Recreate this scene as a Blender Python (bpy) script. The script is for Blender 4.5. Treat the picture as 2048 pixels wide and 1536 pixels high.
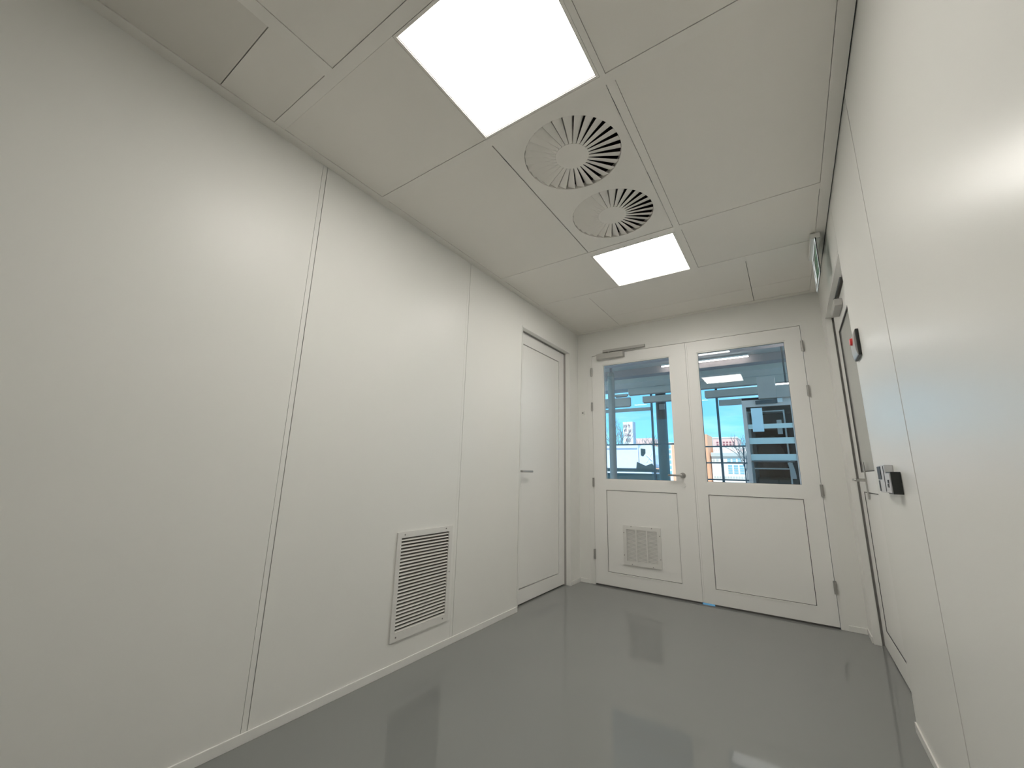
import bpy, bmesh, math, random
from mathutils import Vector, Matrix

for o in list(bpy.data.objects):
    bpy.data.objects.remove(o)
random.seed(7)
S = bpy.context.scene
C = S.collection

# ------------------------------------------------------------------ camera
cam_d = bpy.data.cameras.new('camera')
cam = bpy.data.objects.new('camera', cam_d)
C.objects.link(cam)
S.camera = cam
cam_d.sensor_fit = 'HORIZONTAL'
cam_d.sensor_width = 36.0
cam_d.lens = 36.0 * 802.726 / 2048.0
cam_d.clip_start = 0.02
cam_d.clip_end = 2000
_rx, _ro, _rz = map(math.radians, (102.43175, 1.440765, 34.488660))
cam.matrix_world = Matrix.Translation((1.93225, 0.0, 1.08969)) @ (
    Matrix.Rotation(_rz, 4, 'Z') @ Matrix.Rotation(_rx, 4, 'X') @ Matrix.Rotation(_ro, 4, 'Z'))

# ------------------------------------------------------------------ world, sun, exposure
PANEL_STRENGTH = 16.0
SKY_STRENGTH = 1.8
SUN_STRENGTH = 5.0
W_ = bpy.data.worlds.new('world')
S.world = W_
W_.use_nodes = True
wn = W_.node_tree
wn.nodes.clear()
w_out = wn.nodes.new('ShaderNodeOutputWorld')
w_bg = wn.nodes.new('ShaderNodeBackground')
w_tc = wn.nodes.new('ShaderNodeTexCoord')
w_sep = wn.nodes.new('ShaderNodeSeparateXYZ')
w_ramp = wn.nodes.new('ShaderNodeValToRGB')
w_ramp.color_ramp.elements[0].position = 0.0
w_ramp.color_ramp.elements[0].color = (0.225, 0.66, 0.88, 1)
w_ramp.color_ramp.elements[1].position = 0.55
w_ramp.color_ramp.elements[1].color = (0.07, 0.34, 0.74, 1)
_e = w_ramp.color_ramp.elements.new(0.14)
_e.color = (0.165, 0.55, 0.86, 1)
w_noise = wn.nodes.new('ShaderNodeTexNoise')
w_noise.inputs['Scale'].default_value = 6.0
w_noise.inputs['Detail'].default_value = 5.0
w_map = wn.nodes.new('ShaderNodeMapping')
w_map.inputs['Scale'].default_value = (1, 1, 4)
w_cr = wn.nodes.new('ShaderNodeValToRGB')
w_cr.color_ramp.elements[0].position = 0.48
w_cr.color_ramp.elements[0].color = (0, 0, 0, 1)
w_cr.color_ramp.elements[1].position = 0.75
w_cr.color_ramp.elements[1].color = (0.5, 0.5, 0.5, 1)
w_mix = wn.nodes.new('ShaderNodeMixRGB')
w_mix.inputs[2].default_value = (0.55, 0.80, 0.95, 1)
wn.links.new(w_tc.outputs['Generated'], w_sep.inputs[0])
wn.links.new(w_sep.outputs['Z'], w_ramp.inputs[0])
wn.links.new(w_tc.outputs['Generated'], w_map.inputs[0])
wn.links.new(w_map.outputs[0], w_noise.inputs['Vector'])
wn.links.new(w_noise.outputs['Fac'], w_cr.inputs[0])
wn.links.new(w_cr.outputs[0], w_mix.inputs[0])
wn.links.new(w_ramp.outputs[0], w_mix.inputs[1])
wn.links.new(w_mix.outputs[0], w_bg.inputs['Color'])
w_bg.inputs['Strength'].default_value = SKY_STRENGTH
wn.links.new(w_bg.outputs[0], w_out.inputs[0])

sun_d = bpy.data.lights.new('sun', 'SUN')
sun_d.energy = SUN_STRENGTH
sun_d.angle = math.radians(0.6)
sun_d.color = (1.0, 0.95, 0.87)
sun = bpy.data.objects.new('sun', sun_d)
C.objects.link(sun)
sun.location = (0, -20, 30)
sun.rotation_euler = (math.radians(48), 0, math.radians(24))   # from behind the camera, high

vs = S.view_settings
vs.view_transform = 'Standard'
vs.look = 'None'
vs.exposure = 0.0
vs.gamma = 1.0
vs.use_curve_mapping = False

# ------------------------------------------------------------------ materials
MAT = {}
def mat(name, col, rough=0.5, metal=0.0, var=0.03, vscale=6.0, bump=0.0, bscale=40.0, spec=0.5, coat=0.0, stretch=None, crough=0.05):
    m = bpy.data.materials.new(name)
    m.use_nodes = True
    n = m.node_tree
    b = n.nodes['Principled BSDF']
    b.inputs['Roughness'].default_value = rough
    b.inputs['Metallic'].default_value = metal
    b.inputs['Specular IOR Level'].default_value = spec
    b.inputs['Coat Weight'].default_value = coat
    b.inputs['Coat Roughness'].default_value = crough
    tc = n.nodes.new('ShaderNodeTexCoord')
    mp = n.nodes.new('ShaderNodeMapping')
    if stretch:
        mp.inputs['Scale'].default_value = stretch
    n.links.new(tc.outputs['Object'], mp.inputs[0])
    nz = n.nodes.new('ShaderNodeTexNoise')
    nz.inputs['Scale'].default_value = vscale
    nz.inputs['Detail'].default_value = 4
    n.links.new(mp.outputs[0], nz.inputs['Vector'])
    r = n.nodes.new('ShaderNodeValToRGB')
    r.color_ramp.elements[0].position = 0.3
    r.color_ramp.elements[1].position = 0.7
    r.color_ramp.elements[0].color = tuple(c * (1 - var) for c in col) + (1,)
    r.color_ramp.elements[1].color = tuple(min(1, c * (1 + var)) for c in col) + (1,)
    n.links.new(nz.outputs['Fac'], r.inputs[0])
    n.links.new(r.outputs[0], b.inputs['Base Color'])
    if bump:
        n2 = n.nodes.new('ShaderNodeTexNoise')
        n2.inputs['Scale'].default_value = bscale
        n2.inputs['Detail'].default_value = 2
        n.links.new(mp.outputs[0], n2.inputs['Vector'])
        bp = n.nodes.new('ShaderNodeBump')
        bp.inputs['Strength'].default_value = bump
        bp.inputs['Distance'].default_value = 0.01
        n.links.new(n2.outputs['Fac'], bp.inputs['Height'])
        n.links.new(bp.outputs[0], b.inputs['Normal'])
        if coat:
            n.links.new(bp.outputs[0], b.inputs['Coat Normal'])
    MAT[name] = m
    return m

def emit(name, col, strength):
    m = bpy.data.materials.new(name)
    m.use_nodes = True
    n = m.node_tree
    n.nodes.clear()
    out = n.nodes.new('ShaderNodeOutputMaterial')
    e = n.nodes.new('ShaderNodeEmission')
    e.inputs[0].default_value = tuple(col) + (1,)
    e.inputs[1].default_value = strength
    n.links.new(e.outputs[0], out.inputs[0])
    MAT[name] = m
    return m

def clear_glass(name, tint=(0.985, 0.992, 0.992), ior=1.5, haze=0.0, hazecol=(0.8, 0.9, 0.9)):
    m = bpy.data.materials.new(name)
    m.use_nodes = True
    n = m.node_tree
    n.nodes.clear()
    out = n.nodes.new('ShaderNodeOutputMaterial')
    tr = n.nodes.new('ShaderNodeBsdfTransparent')
    tr.inputs[0].default_value = tuple(tint) + (1,)
    gl = n.nodes.new('ShaderNodeBsdfGlossy')
    gl.inputs['Roughness'].default_value = 0.0
    fr = n.nodes.new('ShaderNodeFresnel')
    fr.inputs['IOR'].default_value = ior
    mx = n.nodes.new('ShaderNodeMixShader')
    n.links.new(fr.outputs[0], mx.inputs[0])
    base = tr
    if haze:
        df = n.nodes.new('ShaderNodeBsdfDiffuse')
        df.inputs[0].default_value = tuple(hazecol) + (1,)
        m2 = n.nodes.new('ShaderNodeMixShader')
        m2.inputs[0].default_value = haze
        n.links.new(tr.outputs[0], m2.inputs[1])
        n.links.new(df.outputs[0], m2.inputs[2])
        base = m2
    n.links.new(base.outputs[0], mx.inputs[1])
    n.links.new(gl.outputs[0], mx.inputs[2])
    n.links.new(mx.outputs[0], out.inputs[0])
    MAT[name] = m
    return m

mat('wall', (0.87, 0.866, 0.828), rough=0.38, var=0.008, vscale=1.3, bump=0.012, bscale=9, spec=0.30)
mat('wall_gloss', (0.87, 0.866, 0.828), rough=0.28, var=0.008, vscale=1.3, bump=0.012, bscale=9, spec=0.24)
mat('wall_joint', (0.74, 0.74, 0.70), rough=0.4, var=0.01)
mat('core', (0.45, 0.44, 0.42), rough=0.8)
mat('ceiling', (0.915, 0.885, 0.825), rough=0.5, var=0.008, vscale=2)
mat('ceiling_shadow', (0.80, 0.77, 0.71), rough=0.5, var=0.008, vscale=2)
mat('rail', (0.915, 0.888, 0.832), rough=0.45, var=0.008)
mat('trim', (0.87, 0.865, 0.83), rough=0.35, var=0.01)
mat('door', (0.92, 0.913, 0.882), rough=0.35, var=0.008, vscale=2)
mat('seal', (0.10, 0.095, 0.09), rough=0.7)
mat('gap', (0.06, 0.06, 0.055), rough=0.9)
mat('floor', (0.245, 0.252, 0.245), rough=0.045, var=0.02, vscale=0.8, bump=0.008, bscale=7.0, spec=0.5)
mat('metal', (0.56, 0.55, 0.53), rough=0.32, metal=1.0, var=0.03)
mat('hinge', (0.42, 0.41, 0.39), rough=0.45, metal=0.6, var=0.05)
mat('closer', (0.56, 0.55, 0.52), rough=0.45, metal=0.25, var=0.02)
mat('vent', (0.80, 0.79, 0.755), rough=0.4, var=0.01)
mat('vent_dark', (0.17, 0.15, 0.135), rough=0.8)
mat('vent_mid', (0.34, 0.35, 0.35), rough=0.8)
mat('screw', (0.30, 0.29, 0.27), rough=0.45, metal=0.6)
mat('plenum', (0.035, 0.032, 0.034), rough=0.9)
mat('black', (0.018, 0.022, 0.020), rough=0.42, var=0.1)
mat('dark_grey', (0.09, 0.095, 0.10), rough=0.5)
mat('grey_plastic', (0.48, 0.48, 0.46), rough=0.35)
mat('pale_plastic', (0.66, 0.67, 0.68), rough=0.3)
mat('red', (0.75, 0.05, 0.05), rough=0.3)
mat('film', (0.42, 0.43, 0.41), rough=0.12, var=0.01)
clear_glass('glass')
clear_glass('acrylic', tint=(0.93, 0.97, 0.96), haze=0.15, hazecol=(0.78, 0.84, 0.84))
emit('sign_edge', (0.93, 1.0, 0.97), 0.75)
mat('sign_green', (0.10, 0.32, 0.20), rough=0.3)
mat('sign_white', (0.85, 0.88, 0.85), rough=0.3)
emit('panel_light', (1.0, 0.96, 0.90), PANEL_STRENGTH)
# hall and street
mat('hall_slab', (0.50, 0.455, 0.43), rough=0.8)
mat('hall_beam', (0.72, 0.65, 0.60), rough=0.7)
mat('hall_beam_dark', (0.36, 0.31, 0.31), rough=0.7)
mat('hall_blind', (0.58, 0.53, 0.50), rough=0.7)
mat('bulkhead', (0.36, 0.335, 0.32), rough=0.7)
mat('hall_floor', (0.68, 0.65, 0.61), rough=0.35)
mat('column_pale', (0.34, 0.32, 0.30), rough=0.5)
mat('column_dark', (0.10, 0.10, 0.10), rough=0.5)
mat('mullion', (0.10, 0.16, 0.20), rough=0.4)
emit('tube_light', (1.0, 0.97, 0.92), 15.0)
mat('door_alu', (0.60, 0.53, 0.51), rough=0.4)
clear_glass('frost', tint=(0.85, 0.95, 0.95), haze=0.8, hazecol=(0.72, 0.88, 0.90))
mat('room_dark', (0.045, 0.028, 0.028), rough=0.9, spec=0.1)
mat('brown', (0.10, 0.06, 0.05), rough=0.8, var=0.3, vscale=12)
mat('reflection_blue', (0.62, 0.80, 0.90), rough=0.6)
mat('white_paint', (0.85, 0.87, 0.87), rough=0.5)
mat('truck_body', (0.72, 0.77, 0.92), rough=0.4)
mat('truck_line', (0.30, 0.36, 0.45), rough=0.5)
mat('truck_dark', (0.022, 0.03, 0.033), rough=0.7, spec=0.1)
mat('tree', (0.20, 0.22, 0.22), rough=0.9)
mat('facade_white', (0.78, 0.78, 0.74), rough=0.8)
mat('facade_orange', (0.82, 0.44, 0.26), rough=0.8)
mat('facade_pink', (0.82, 0.55, 0.48), rough=0.8)
mat('facade_grey', (0.50, 0.56, 0.54), rough=0.8)
mat('window_blue', (0.25, 0.50, 0.60), rough=0.25)
mat('asphalt', (0.40, 0.40, 0.39), rough=0.9)
mat('sign_ink', (0.35, 0.10, 0.12), rough=0.7)

# ------------------------------------------------------------------ building helpers
WP = {}   # world position of each object's origin
def link(name, me, pos, parent=None):
    o = bpy.data.objects.new(name, me)
    C.objects.link(o)
    pos = Vector(pos)
    WP[o.name] = pos
    if parent is not None:
        o.parent = parent
        o.location = pos - WP[parent.name]
    else:
        o.location = pos
    return o
def tag(o, label=None, cat=None, group=None, kind=None):
    if label: o['label'] = label
    if cat: o['category'] = cat
    if group: o['group'] = group
    if kind: o['kind'] = kind
    return o
def thing(name, pos, label, cat, group=None, kind=None):
    return tag(link(name, None, pos), label, cat, group, kind)
def add_box(bm, lo, hi):
    r = bmesh.ops.create_cube(bm, size=1.0)
    lo, hi = Vector(lo), Vector(hi)
    c, d = (lo + hi) / 2, hi - lo
    for v in r['verts']:
        v.co = Vector((v.co.x * d.x, v.co.y * d.y, v.co.z * d.z)) + c
    return r['verts']
def add_cyl(bm, p0, p1, r0, r1=None, seg=16):
    p0, p1 = Vector(p0), Vector(p1)
    d = p1 - p0
    r = bmesh.ops.create_cone(bm, cap_ends=True, segments=seg, radius1=r0, radius2=r0 if r1 is None else r1, depth=d.length)
    M = Matrix.Translation((p0 + p1) / 2) @ d.to_track_quat('Z', 'Y').to_matrix().to_4x4()
    for v in r['verts']:
        v.co = M @ v.co
    return r['verts']
def finish(name, bm, m, parent=None, bev=0.0, smooth=False, pos=None):
    """world-space bmesh to one object with its origin at the middle of its base"""
    if bev:
        bmesh.ops.bevel(bm, geom=[e for e in bm.edges], offset=bev, segments=2, profile=0.5, affect='EDGES')
    bmesh.ops.recalc_face_normals(bm, faces=bm.faces[:])
    xs = [v.co for v in bm.verts]
    if pos is None:
        lo = Vector((min(v.x for v in xs), min(v.y for v in xs), min(v.z for v in xs)))
        hi = Vector((max(v.x for v in xs), max(v.y for v in xs), max(v.z for v in xs)))
        pos = Vector(((lo.x + hi.x) / 2, (lo.y + hi.y) / 2, lo.z))
    pos = Vector(pos)
    for v in bm.verts:
        v.co -= pos
    me = bpy.data.meshes.new(name)
    bm.to_mesh(me)
    bm.free()
    me.materials.append(MAT[m])
    if smooth:
        for p in me.polygons:
            p.use_smooth = True
        try:
            me.set_sharp_from_angle(angle=math.radians(40))
        except Exception:
            pass
    return link(name, me, pos, parent)
def box(name, lo, hi, m, parent=None, bev=0.0):
    bm = bmesh.new()
    add_box(bm, lo, hi)
    return finish(name, bm, m, parent, bev)
def boxes(name, lst, m, parent=None, bev=0.0):
    bm = bmesh.new()
    for lo, hi in lst:
        add_box(bm, lo, hi)
    return finish(name, bm, m, parent, bev)
def cyl(name, p0, p1, r, m, parent=None, r1=None, seg=16, bev=0):
    bm = bmesh.new()
    add_cyl(bm, p0, p1, r, r1, seg)
    return finish(name, bm, m, parent, bev, smooth=True)
def repeat(o, pos, parent=None):
    c = o.copy()
    C.objects.link(c)
    pos = Vector(pos)
    WP[c.name] = pos
    p = parent if parent is not None else o.parent
    c.parent = p
    c.location = pos - WP[p.name] if p is not None else pos
    return c
def struct(o, label=None, cat=None):
    return tag(o, label, cat, kind='structure')
def prism(name, poly, axis, a0, a1, m, parent=None, bev=0.0):
    """polygon in the plane across `axis`, pushed from a0 to a1"""
    bm = bmesh.new()
    def P(u, v, a):
        return {'x': (a, u, v), 'y': (u, a, v), 'z': (u, v, a)}[axis]
    A = [bm.verts.new(P(u, v, a0)) for u, v in poly]
    B = [bm.verts.new(P(u, v, a1)) for u, v in poly]
    bm.faces.new(A)
    bm.faces.new(B[::-1])
    n = len(poly)
    for i in range(n):
        bm.faces.new((A[i], A[(i + 1) % n], B[(i + 1) % n], B[i]))
    return finish(name, bm, m, parent, bev)

W, D, H = 2.284, 4.16, 2.70
YN = -1.5          # wall behind the camera

# ------------------------------------------------------------------ floor and outer shell
fl = struct(box('floor', (-1.3, YN - 0.15, -0.12), (3.5, 4.30, 0.0), 'floor'), 'glossy grey poured floor of the corridor', 'floor')
struct(box('wall_near', (-1.3, YN - 0.15, 0.0), (3.5, YN, 2.98), 'wall'), 'plain white wall behind the viewpoint', 'wall')
struct(box('light_block_left', (-1.3, YN, 0.0), (-1.15, 4.16, 2.98), 'core'), 'unseen slab added behind the left door to block light', 'wall')  # added out of sight so no sky light leaks round the door
struct(box('light_block_right', (3.35, YN, 0.0), (3.5, 4.16, 2.98), 'core'), 'unseen slab added behind the right door to block light', 'wall')  # same added light blocker on the right side

# ------------------------------------------------------------------ left wall: core, cladding panels, joint strips
LD0, LD1, LDH = 2.965, 3.93, 2.415      # left doorway
PT = 0.045
wl = struct(boxes('wall_left', [((-0.16, YN, 0), (-PT, LD0, 2.98)), ((-0.16, LD1, 0), (-PT, 4.16, 2.98)),
                               ((-0.16, LD0, LDH), (-PT, LD1, 2.98))], 'core'),
            'long white panelled wall with vertical joints and a recessed door', 'wall')
JW = 0.022
j_left = [-0.27, 0.965, 2.185]
edges = [YN] + j_left + [LD0]
for i in range(len(edges) - 1):
    a = edges[i] + (JW / 2 + 0.0025 if i else 0)
    b = edges[i + 1] - (JW / 2 + 0.0025 if i < len(j_left) else 0)
    if i == 2:   # panel with the vent opening cut out of it
        ya, yb, za, zb = 1.700, 2.108, 0.190, 0.700
        boxes('wall_panel', [((-PT, a, 0), (0, ya, 2.72)), ((-PT, yb, 0), (0, b, 2.72)),
                             ((-PT, ya, 0), (0, yb, za)), ((-PT, ya, zb), (0, yb, 2.72))], 'wall', wl)
    else:
        box('wall_panel', (-PT, a, 0), (0, b, 2.72), 'wall', wl)
for j in j_left:
    box('joint_strip', (-PT, j - JW / 2, 0), (-0.0015, j + JW / 2, 2.72), 'wall', wl)
box('wall_panel', (-PT, LD1, 0), (0, 4.16, 2.72), 'wall', wl)
box('wall_panel', (-PT, LD0 + 0.001, LDH), (0, LD1 - 0.001, 2.72), 'wall', wl)

# ------------------------------------------------------------------ right wall
RD0, RD1, RDH = 2.765, 3.965, 2.385
wr = struct(boxes('wall_right', [((W + PT, YN, 0), (W + 0.20, RD0, 2.98)), ((W + PT, RD1, 0), (W + 0.20, 4.16, 2.98)),
                                ((W + PT, RD0, RDH), (W + 0.20, RD1, 2.98))], 'core'),
            'white panelled wall with a sheen, a door and small devices', 'wall')
j_right = [-0.52, 0.70, 1.940]
edges = [YN] + j_right + [RD0]
for i in range(len(edges) - 1):
    a = edges[i] + (JW / 2 + 0.0025 if i else 0)
    b = edges[i + 1] - (JW / 2 + 0.0025 if i < len(j_right) else 0)
    box('wall_panel', (W, a, 0), (W + PT, b, 2.72), 'wall_gloss', wr)
for j in j_right:
    box('joint_strip', (W + 0.0015, j - JW / 2, 0), (W + PT, j + JW / 2, 2.72), 'wall_gloss', wr)
box('wall_panel', (W, RD0 + 0.003, RDH), (W + PT, RD1 - 0.002, 2.72), 'wall_gloss', wr)
box('wall_panel', (W, RD1, 0), (W + PT, 4.16, 2.72), 'wall_gloss', wr)

# ------------------------------------------------------------------ far wall with the double doorway
FX0, FX1, FZ = 0.120, 2.172, 2.450
wf = struct(boxes('wall_far', [((-1.3, D, 0), (FX0, D + 0.14, 2.98)), ((FX1, D, 0), (3.5, D + 0.14, 2.98)),
                              ((FX0, D, FZ), (FX1, D + 0.14, 2.98))], 'wall'),
            'white end wall around the glazed double doors', 'wall')

# ------------------------------------------------------------------ baseboards
BH, BT = 0.040, 0.007
bl = struct(boxes('baseboard_left', [((0, YN, 0), (BT, LD0 - 0.003, BH)), ((0, LD1 + 0.015, 0), (BT, 4.16, BH))], 'trim', bev=0.0015),
            'thin pale skirting along the left wall', 'skirting')
struct(boxes('baseboard_right', [((W - BT, YN, 0), (W, RD0 - 0.003, BH)), ((W - BT, RD1 + 0.004, 0), (W, 4.16, BH))], 'trim', bev=0.0015),
       'thin pale skirting along the right wall', 'skirting')
struct(boxes('baseboard_far', [((BT + 0.001, D - BT, 0), (FX0, D, BH)), ((FX1, D - BT, 0), (W - BT - 0.001, D, BH))], 'trim', bev=0.0015),
       'thin pale skirting beside the double doors', 'skirting')

# ------------------------------------------------------------------ ceiling: slab, rails, tiles
ce = struct(box('ceiling', (-1.3, YN - 0.15, 2.98), (3.5, 4.30, 3.10), 'core'), 'white metal tile ceiling with flush rails', 'ceiling')
ZT, G = 2.72, 0.0018
def tile(x0, x1, y0, y1, m='ceiling'):
    box('ceiling_tile', (x0 + G, y0 + G, H), (x1 - G, y1 - G, ZT), m, ce)
def rail(x0, x1, y0, y1):
    box('ceiling_rail', (x0, y0, H - 0.0025), (x1, y1, ZT), 'rail', ce)
EX0, EX1, EY1 = 0.055, 2.228, 4.105
box('edge_trim', (0.0005, YN, H - 0.004), (EX0, 4.16, ZT), 'rail', ce)
box('edge_trim', (EX1, YN, H - 0.004), (W - 0.0045, 4.16, ZT), 'rail', ce)
box('shadow_gap', (W - 0.0045, YN, H + 0.008), (W, 4.16, ZT), 'gap', ce)
box('edge_trim', (EX0, EY1, H - 0.004), (EX1, 4.1595, ZT), 'rail', ce)
for y0, y1 in ((-0.60, -0.55), (0.668, 0.718), (1.298, 1.345), (2.533, 2.590), (3.185, 3.270)):
    rail(EX0, EX1, y0, y1)
# row behind the camera and row with a shadow painted as a darker tile
tile(EX0, 0.855, YN, -0.60); tile(0.855, 1.44, YN, -0.60); tile(1.44, EX1, YN, -0.60)
tile(EX0, 0.480, 0.442, 0.668); tile(EX0, 0.480, -0.55, 0.442, 'ceiling_shadow')
rail(0.480, 0.535, -0.55, 0.668)
tile(0.535, 1.433, -0.55, 0.668); rail(1.433, 1.466, -0.55, 0.668); tile(1.466, EX1, -0.55, 0.668)
# row of the near light
tile(EX0, 0.845, 0.718, 1.298); rail(1.442, 1.466, 0.718, 1.298); tile(1.466, EX1, 0.718, 1.298)
# row of the swirl outlets
tile(EX0, 0.848, 1.345, 2.533); rail(1.452, 1.490, 1.345, 2.533); tile(1.490, EX1, 1.345, 2.533)
# row of the far light
tile(EX0, 0.845, 2.590, 3.185); rail(1.445, 1.490, 2.590, 3.185); tile(1.490, EX1, 2.590, 3.185)
# last row
tile(EX0, 0.535, 3.270, EY1); tile(0.535, 1.808, 3.270, 3.80); tile(1.808, EX1, 3.270, 3.80)
tile(0.535, 1.808, 3.80, EY1); tile(1.808, EX1, 3.80, EY1)

# ------------------------------------------------------------------ ceiling lights
def ceiling_light(x0, x1, y0, y1, label):
    f = 0.010
    t = thing('ceiling_light', ((x0 + x1) / 2, (y0 + y1) / 2, H), label, 'light', 'square ceiling light panels')
    boxes('light_frame', [((x0 - f, y0 - f, H - 0.003), (x1 + f, y0, 2.735)), ((x0 - f, y1, H - 0.003), (x1 + f, y1 + f, 2.735)),
                          ((x0 - f, y0, H - 0.003), (x0, y1, 2.735)), ((x1, y0, H - 0.003), (x1 + f, y1, 2.735))], 'rail', t)
    box('diffuser', (x0, y0, H + 0.004), (x1, y1, H + 0.010), 'panel_light', t)
    g = 0.0035
    boxes('light_gasket', [((x0, y0, H + 0.0005), (x1, y0 + g, H + 0.0035)), ((x0, y1 - g, H + 0.0005), (x1, y1, H + 0.0035)),
                           ((x0, y0 + g, H + 0.0005), (x0 + g, y1 - g, H + 0.0035)), ((x1 - g, y0 + g, H + 0.0005), (x1, y1 - g, H + 0.0035))], 'hinge', t)
    box('light_housing', (x0 - f, y0 - f, 2.736), (x1 + f, y1 + f, 2.76), 'hinge', t)
    return t
ceiling_light(0.857, 1.431, 0.730, 1.286, 'large lit square ceiling panel nearest the viewer')
ceiling_light(0.857, 1.434, 2.602, 3.173, 'smaller-looking lit ceiling panel between the round air outlets and the double doors')

# ------------------------------------------------------------------ swirl air outlets: one plate, two faces of slanted blades
def swirl_panel():
    x0, x1, y0, y1 = 0.852, 1.449, 1.347, 2.531
    cx = 1.157
    cen = [1.628, 2.206]
    ym = (cen[0] + cen[1]) / 2
    R = 0.2475
    t = thing('swirl_air_outlet', ((x0 + x1) / 2, (y0 + y1) / 2, H), 'white ceiling plate with two round swirl air outlets', 'air outlet')
    bm = bmesh.new()
    for ci, cy in enumerate(cen):
        ya, yb = (y0, ym) if ci == 0 else (ym, y1)
        N = 72
        inner, outer, top = [], [], []
        for k in range(N):
            a = 2 * math.pi * k / N
            c, s = math.cos(a), math.sin(a)
            inner.append(bm.verts.new((cx + R * c, cy + R * s, H)))
            top.append(bm.verts.new((cx + R * c, cy + R * s, H + 0.03)))
            tx = ((x1 - cx) / c) if c > 1e-6 else ((x0 - cx) / c if c < -1e-6 else 1e9)
            ty = ((yb - cy) / s) if s > 1e-6 else ((ya - cy) / s if s < -1e-6 else 1e9)
            q = min(tx, ty)
            outer.append((cx + q * c, cy + q * s))
        ov = [bm.verts.new((p[0], p[1], H)) for p in outer]
        for k in range(N):
            l = (k + 1) % N
            bm.faces.new((inner[k], inner[l], ov[l], ov[k]))
            bm.faces.new((inner[k], top[k], top[l], inner[l]))
        # square corners
        for (px, py) in ((x0, ya), (x1, ya), (x1, yb), (x0, yb)):
            ang = math.atan2(py - cy, px - cx) % (2 * math.pi)
            k = int(ang / (2 * math.pi) * N)
            l = (k + 1) % N
            if (Vector((px, py, 0)) - Vector((outer[k][0], outer[k][1], 0))).length > 1e-4:
                cv = bm.verts.new((px, py, H))
                bm.faces.new((ov[k], ov[l], cv))
    finish('plate', bm, 'rail', t)
    NB = 29
    r0, r1 = 0.085, 0.2455
    for cy in cen:
        # hub
        bm = bmesh.new()
        add_cyl(bm, (cx, cy, H), (cx, cy, H + 0.012), 0.0855, seg=48)
        finish('hub', bm, 'rail', t)
        # plenum can behind
        bm = bmesh.new()
        N = 48
        A = [bm.verts.new((cx + (R + .002) * math.cos(2 * math.pi * k / N), cy + (R + .002) * math.sin(2 * math.pi * k / N), H + 0.029)) for k in range(N)]
        B = [bm.verts.new((v.co.x, v.co.y, H + 0.17)) for v in A]
        for k in range(N):
            bm.faces.new((A[k], A[(k + 1) % N], B[(k + 1) % N], B[k]))
        bm.faces.new(B)
        finish('plenum', bm, 'plenum', t)
        # one slanted blade, then its copies turned about the hub
        pitch = 2 * math.pi / NB
        bm = bmesh.new()
        slope = 0.33
        rs = [r0, (r0 + r1) / 2, r1]
        prof = ((0.0, 0.0), (0.80, 0.80 * slope), (0.93, 0.80 * slope + 0.24))   # share of the pitch, height per pitch
        under, over = [], []
        for r in rs:
            w = pitch * r
            k = min(1.0, (r - 0.035) / 0.13)
            under.append([bm.verts.new((r * math.cos(pitch * a), r * math.sin(pitch * a), w * h * k)) for a, h in prof])
            over.append([bm.verts.new((r * math.cos(pitch * a), r * math.sin(pitch * a), w * h * k + 0.0022)) for a, h in prof])
        for i in range(2):
            for q in range(2):
                bm.faces.new((under[i][q], under[i + 1][q], under[i + 1][q + 1], under[i][q + 1]))
                bm.faces.new((over[i][q], over[i][q + 1], over[i + 1][q + 1], over[i + 1][q]))
            bm.faces.new((under[i][0], over[i][0], over[i + 1][0], under[i + 1][0]))
            bm.faces.new((under[i][2], under[i + 1][2], over[i + 1][2], over[i][2]))
        for i in (0, 2):
            for q in range(2):
                bm.faces.new((under[i][q], under[i][q + 1], over[i][q + 1], over[i][q]))
        b0 = finish('blade', bm, 'rail', t, pos=(0, 0, 0))
        p = Vector((cx, cy, H))
        b0.location = p - WP[t.name]
        WP[b0.name] = p
        for k in range(1, NB):
            b = repeat(b0, p, t)
            b.rotation_euler = (0, 0, pitch * k)
swirl_panel()

# ------------------------------------------------------------------ doors
def lever(parent, p, axis, sgn, ndir, length=0.12, m='metal'):
    """rose, neck and lever; axis = along the door ('x' or 'y'), sgn = the way the lever points, ndir = out of the door"""
    p = Vector(p)
    n = Vector(ndir)
    u = Vector((sgn, 0, 0)) if axis == 'x' else Vector((0, sgn, 0))
    h = cyl('door_handle', p, p + n * 0.008, 0.026, m, parent, seg=28)
    bm = bmesh.new()
    add_cyl(bm, p + n * 0.006, p + n * 0.052, 0.0095, seg=14)
    bmesh.ops.create_uvsphere(bm, u_segments=14, v_segments=8, radius=0.0095, matrix=Matrix.Translation(p + n * 0.052))
    add_cyl(bm, p + n * 0.052, p + n * 0.052 + u * length, 0.0095, seg=14)
    bmesh.ops.create_uvsphere(bm, u_segments=14, v_segments=8, radius=0.0095, matrix=Matrix.Translation(p + n * 0.052 + u * length))
    finish('lever', bm, m, h, smooth=True)
    return h

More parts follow.
